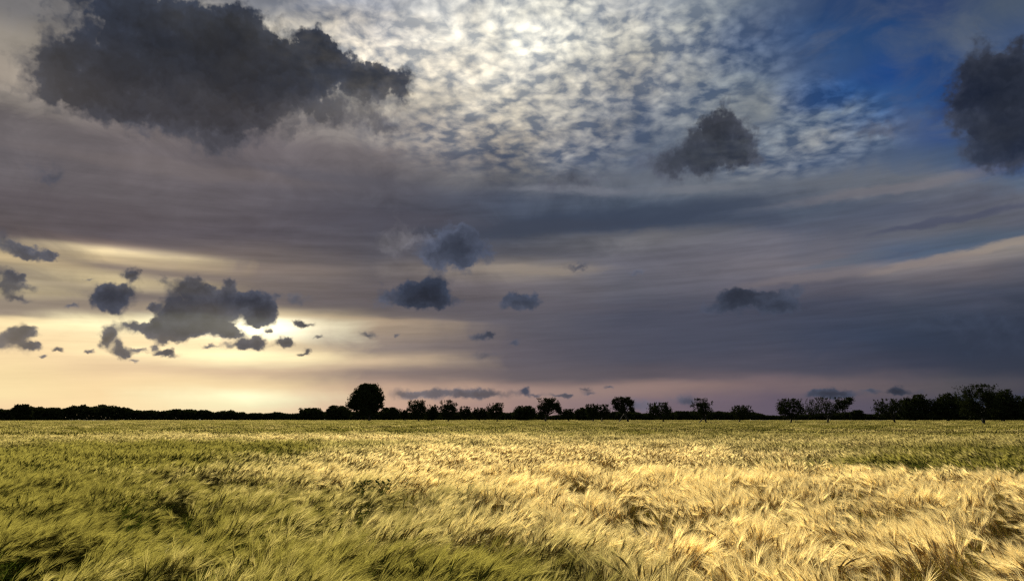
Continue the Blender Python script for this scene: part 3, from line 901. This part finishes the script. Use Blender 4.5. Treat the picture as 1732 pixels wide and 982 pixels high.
# dense trees and bushes behind
BGT = [
    ('bushy_tree', 'low wide flat-topped dense tree standing well to the left of the tallest tree', 526, 691, 505, 549, 300, .0),
    ('bushy_tree', 'dense low tree directly left of the tallest tree, touching its crown', 574, 687, 551, 596, 300, .0),
    ('bushy_tree', 'dense tree directly right of the tallest tree, sloping down to the hedge', 657, 690, 640, 679, 290, .0),
    ('bushy_tree', 'dark dense bush between the twin-lobed orchard tree and the gap under the leaning crown', 885, 687, 864, 908, 270, .0),
    ('bushy_tree', 'dense dark tree rising behind the two thin orchard trees with slender tops', 990, 690, 970, 1012, 270, .0),
    ('bushy_tree', 'rounded dense tree filling the space behind the first tree after the wide sky gap', 1549, 673, 1524, 1573, 240, .0),
    ('bushy_tree', 'domed dense tree between the open orchard tree and the tall ragged tree', 1606, 671, 1582, 1628, 240, .0),
    ('bushy_tree', 'dense round tree just right of the tall ragged tree', 1700, 667, 1680, 1717, 230, .0),
    ('bushy_tree', 'dense tree cut off by the edge of the photo at the far right', 1735, 676, 1712, 1762, 230, .0),
    ('bushy_tree', 'small dense round bush alone in the wide sky gap on the right', 1452, 695, 1442, 1463, 330, .0),
    ('bushy_tree', 'low dense bush under the orchard tree with the leaning pole-like stem', 1162, 696, 1140, 1186, 300, .0),
    ('bushy_tree', 'low dark bush behind the open two-stemmed orchard tree', 1052, 696, 1026, 1076, 300, .0),
    ('bushy_tree', 'round bump of a tree standing above the far wood at the left edge', 36, 688, 24, 49, 480, .0),
]
for nm, lb, px, top, x0, x1, D, ai in BGT:
    tree(nm, lb, 'tree', px, top, x0, x1, D, lobes=13, leaves=8500, leaf=.0018 * D, base=.06)
# orchard row
OT = [
    # label, top, x0, x1, trunk px, dist, airy, spiky, base, leaves
    ('small orchard tree low beside the hedge, right of the tallest tree', 693, 676, 692, 684, 215, .2, .4, .2, 900),
    ('round-headed orchard tree, first tall one right of the tallest tree', 675, 689, 721, 711, 205, .2, 1.0, .18, 2600),
    ('small dark orchard tree squeezed between two taller round-headed ones', 685, 718, 744, 731, 210, .2, .6, .1, 2000),
    ('orchard tree with a ragged topknot, second tall one right of the tallest tree', 676, 744, 774, 759, 205, .25, 1.2, .16, 2400),
    ('short orchard tree on a clear thin trunk beside the ragged topknot tree', 688, 775, 798, 787, 205, .3, .8, .28, 1300),
    ('low twin-lobed orchard tree with two rounded tops', 690, 797, 827, 811, 205, .3, .6, .24, 1700),
    ('upright orchard tree with a pointed spray on its left, by the dense bush', 680, 823, 853, 842, 200, .35, 1.2, .2, 1900),
    ('large leaning orchard crown with open sky beneath its right side', 672, 907, 949, 922, 190, .1, 1.0, .27, 4600),
    ('low small orchard tree directly right of the large leaning crown', 692, 946, 973, 965, 185, .3, .8, .26, 1400),
    ('thin orchard tree with a pointed tip before the dense dark tree', 682, 990, 1016, 1002, 185, .4, 1.2, .2, 1600),
    ('slim orchard tree with a small separate tuft for its top', 683, 1010, 1032, 1016, 185, .6, 1.0, .3, 900),
    ('flat-topped full orchard tree on a clear straight trunk with a second stem', 673, 1036, 1073, 1064, 178, .1, .9, .34, 3600),
    ('wide low orchard tree with a loose domed crown, right of the flat-topped one', 680, 1093, 1141, 1124, 165, .55, 1.2, .2, 2600),
    ('open orchard tree with a pointed peak and a slanting second stem', 674, 1170, 1207, 1196, 150, .75, 1.4, .24, 1700),
    ('small spreading orchard tree standing alone right of the pointed one', 685, 1237, 1273, 1245, 172, .6, 1.4, .2, 1700),
    ('wide square-topped orchard tree whose crown touches its neighbour', 675, 1314, 1364, 1336, 165, .5, 1.2, .22, 3000),
    ('sprawling orchard tree with a long ragged branch reaching to the right', 674, 1366, 1436, 1398, 150, .75, 1.5, .24, 2700),
    ('see-through orchard tree on a crooked trunk right of the wide sky gap', 677, 1484, 1534, 1517, 150, .75, 1.4, .24, 2200),
    ('tall ragged orchard tree with upright spiky shoots near the right edge', 659, 1628, 1692, 1663, 132, .4, 2.4, .2, 5200),
]
SHAPES = {1398: [(-.55, 0, .1, .42), (-.25, .3, .35, .4), (-.2, -.3, -.2, .4), (-.75, 0, -.3, .25), (.1, 0, -.1, .34), (.4, .1, -.1, .28), (.62, 0, .25, .24), (.8, -.1, .6, .2), (.9, .1, .85, .14), (.45, 0, .55, .2)],
          922: [(-.1, 0, .5, .45), (.3, .1, .45, .42), (-.5, 0, .1, .42), (.6, -.1, .1, .36), (-.35, .2, -.4, .4), (.1, -.2, 0, .5), (.82, 0, -.25, .18), (.9, 0, -.5, .12), (-.6, -.2, -.65, .26)],
          1064: [(-.6, 0, .45, .38), (-.1, .2, .6, .4), (.4, -.1, .6, .38), (.7, 0, .3, .32), (-.5, .1, -.1, .4), (.1, 0, 0, .45), (.75, .1, -.25, .22), (-.1, -.2, -.4, .3), (.85, 0, -.5, .14)]}
STEMS = {1196: 1175, 1064: 1043}
for lb, top, x0, x1, tp, D, ai, spk, bs, nl in OT:
    tree('orchard_tree', lb, 'tree', (x0 + x1) / 2, top + (2 if spk >= 1 else 0), x0, x1, D, lobes=11 if ai < .5 else 13, leaves=int(nl * 2.0), leaf=.00135 * D, airy=ai, base=bs, trunk_px=tp, group=ORCH, spiky=spk, limbs=9, shape=SHAPES.get(tp), stem=STEMS.get(tp))

# ------------------------------------------------------------------ far wood along the horizon
PROF = [(-160, 694), (-60, 692), (0, 694), (25, 697), (55, 697), (65, 692), (108, 694), (120, 693), (150, 690), (180, 689), (205, 690), (222, 692), (250, 695), (290, 696), (320, 695), (350, 696), (362, 694), (376, 698), (400, 697), (433, 700),
        (470, 699), (500, 700), (560, 697), (600, 697), (660, 698), (700, 699), (760, 699), (830, 699), (870, 698), (910, 701), (930, 704), (950, 702), (980, 698), (1030, 698), (1080, 699), (1100, 702), (1130, 698), (1180, 697), (1230, 697), (1270, 699),
        (1282, 703), (1310, 704), (1350, 701), (1420, 699), (1445, 702), (1475, 702), (1490, 700), (1540, 697), (1600, 696), (1650, 695), (1732, 695), (1900, 694)]
pxs = np.array([p[0] for p in PROF], float)
tops = np.array([p[1] for p in PROF], float)
n = 110000
u = rng.uniform(-150, 1890, n)
D = 560 + 60 * np.sin(u / 170.0) + rng.uniform(0, 22, n)
bump = 1.0 + 0.13 * vnoise(u / 9.0 + 300, D * 0 + 2.5, 51) + .09 * vnoise(u / 23.0 + 300, D / 14, 52) + .06 * vnoise(u / 4.0 + 300, D / 6, 53)
Hh = ((706 - np.interp(u, pxs, tops)) * D / FOC + EYE) * bump
z = Hh * rng.uniform(0, 1, n) ** .8
ang = np.arctan((u - 866) / FOC / math.cos(PITCH))
P = np.stack([D * np.sin(ang), D * np.cos(ang), z], 1)
wb = MB()
wb.leaves(P, 1.6)
wood = link('distant_woodland', wb.mesh('distant_woodland', [M_CROWN]), kind='stuff')
wood['label'] = 'long low dark wood along the horizon behind the field'
wood['category'] = 'woodland'

# ------------------------------------------------------------------ render settings
sc.view_settings.view_transform = 'Standard'
sc.view_settings.look = 'None'
sc.view_settings.exposure = EXPO
sc.view_settings.gamma = 1.0
sc.render.engine = 'CYCLES'
cy = sc.cycles
cy.max_bounces = 6
cy.diffuse_bounces = 3
cy.glossy_bounces = 1
cy.transmission_bounces = 3
cy.transparent_max_bounces = 4
cy.caustics_reflective = False
cy.caustics_refractive = False
cy.use_denoising = False
cy.filter_width = 1.4
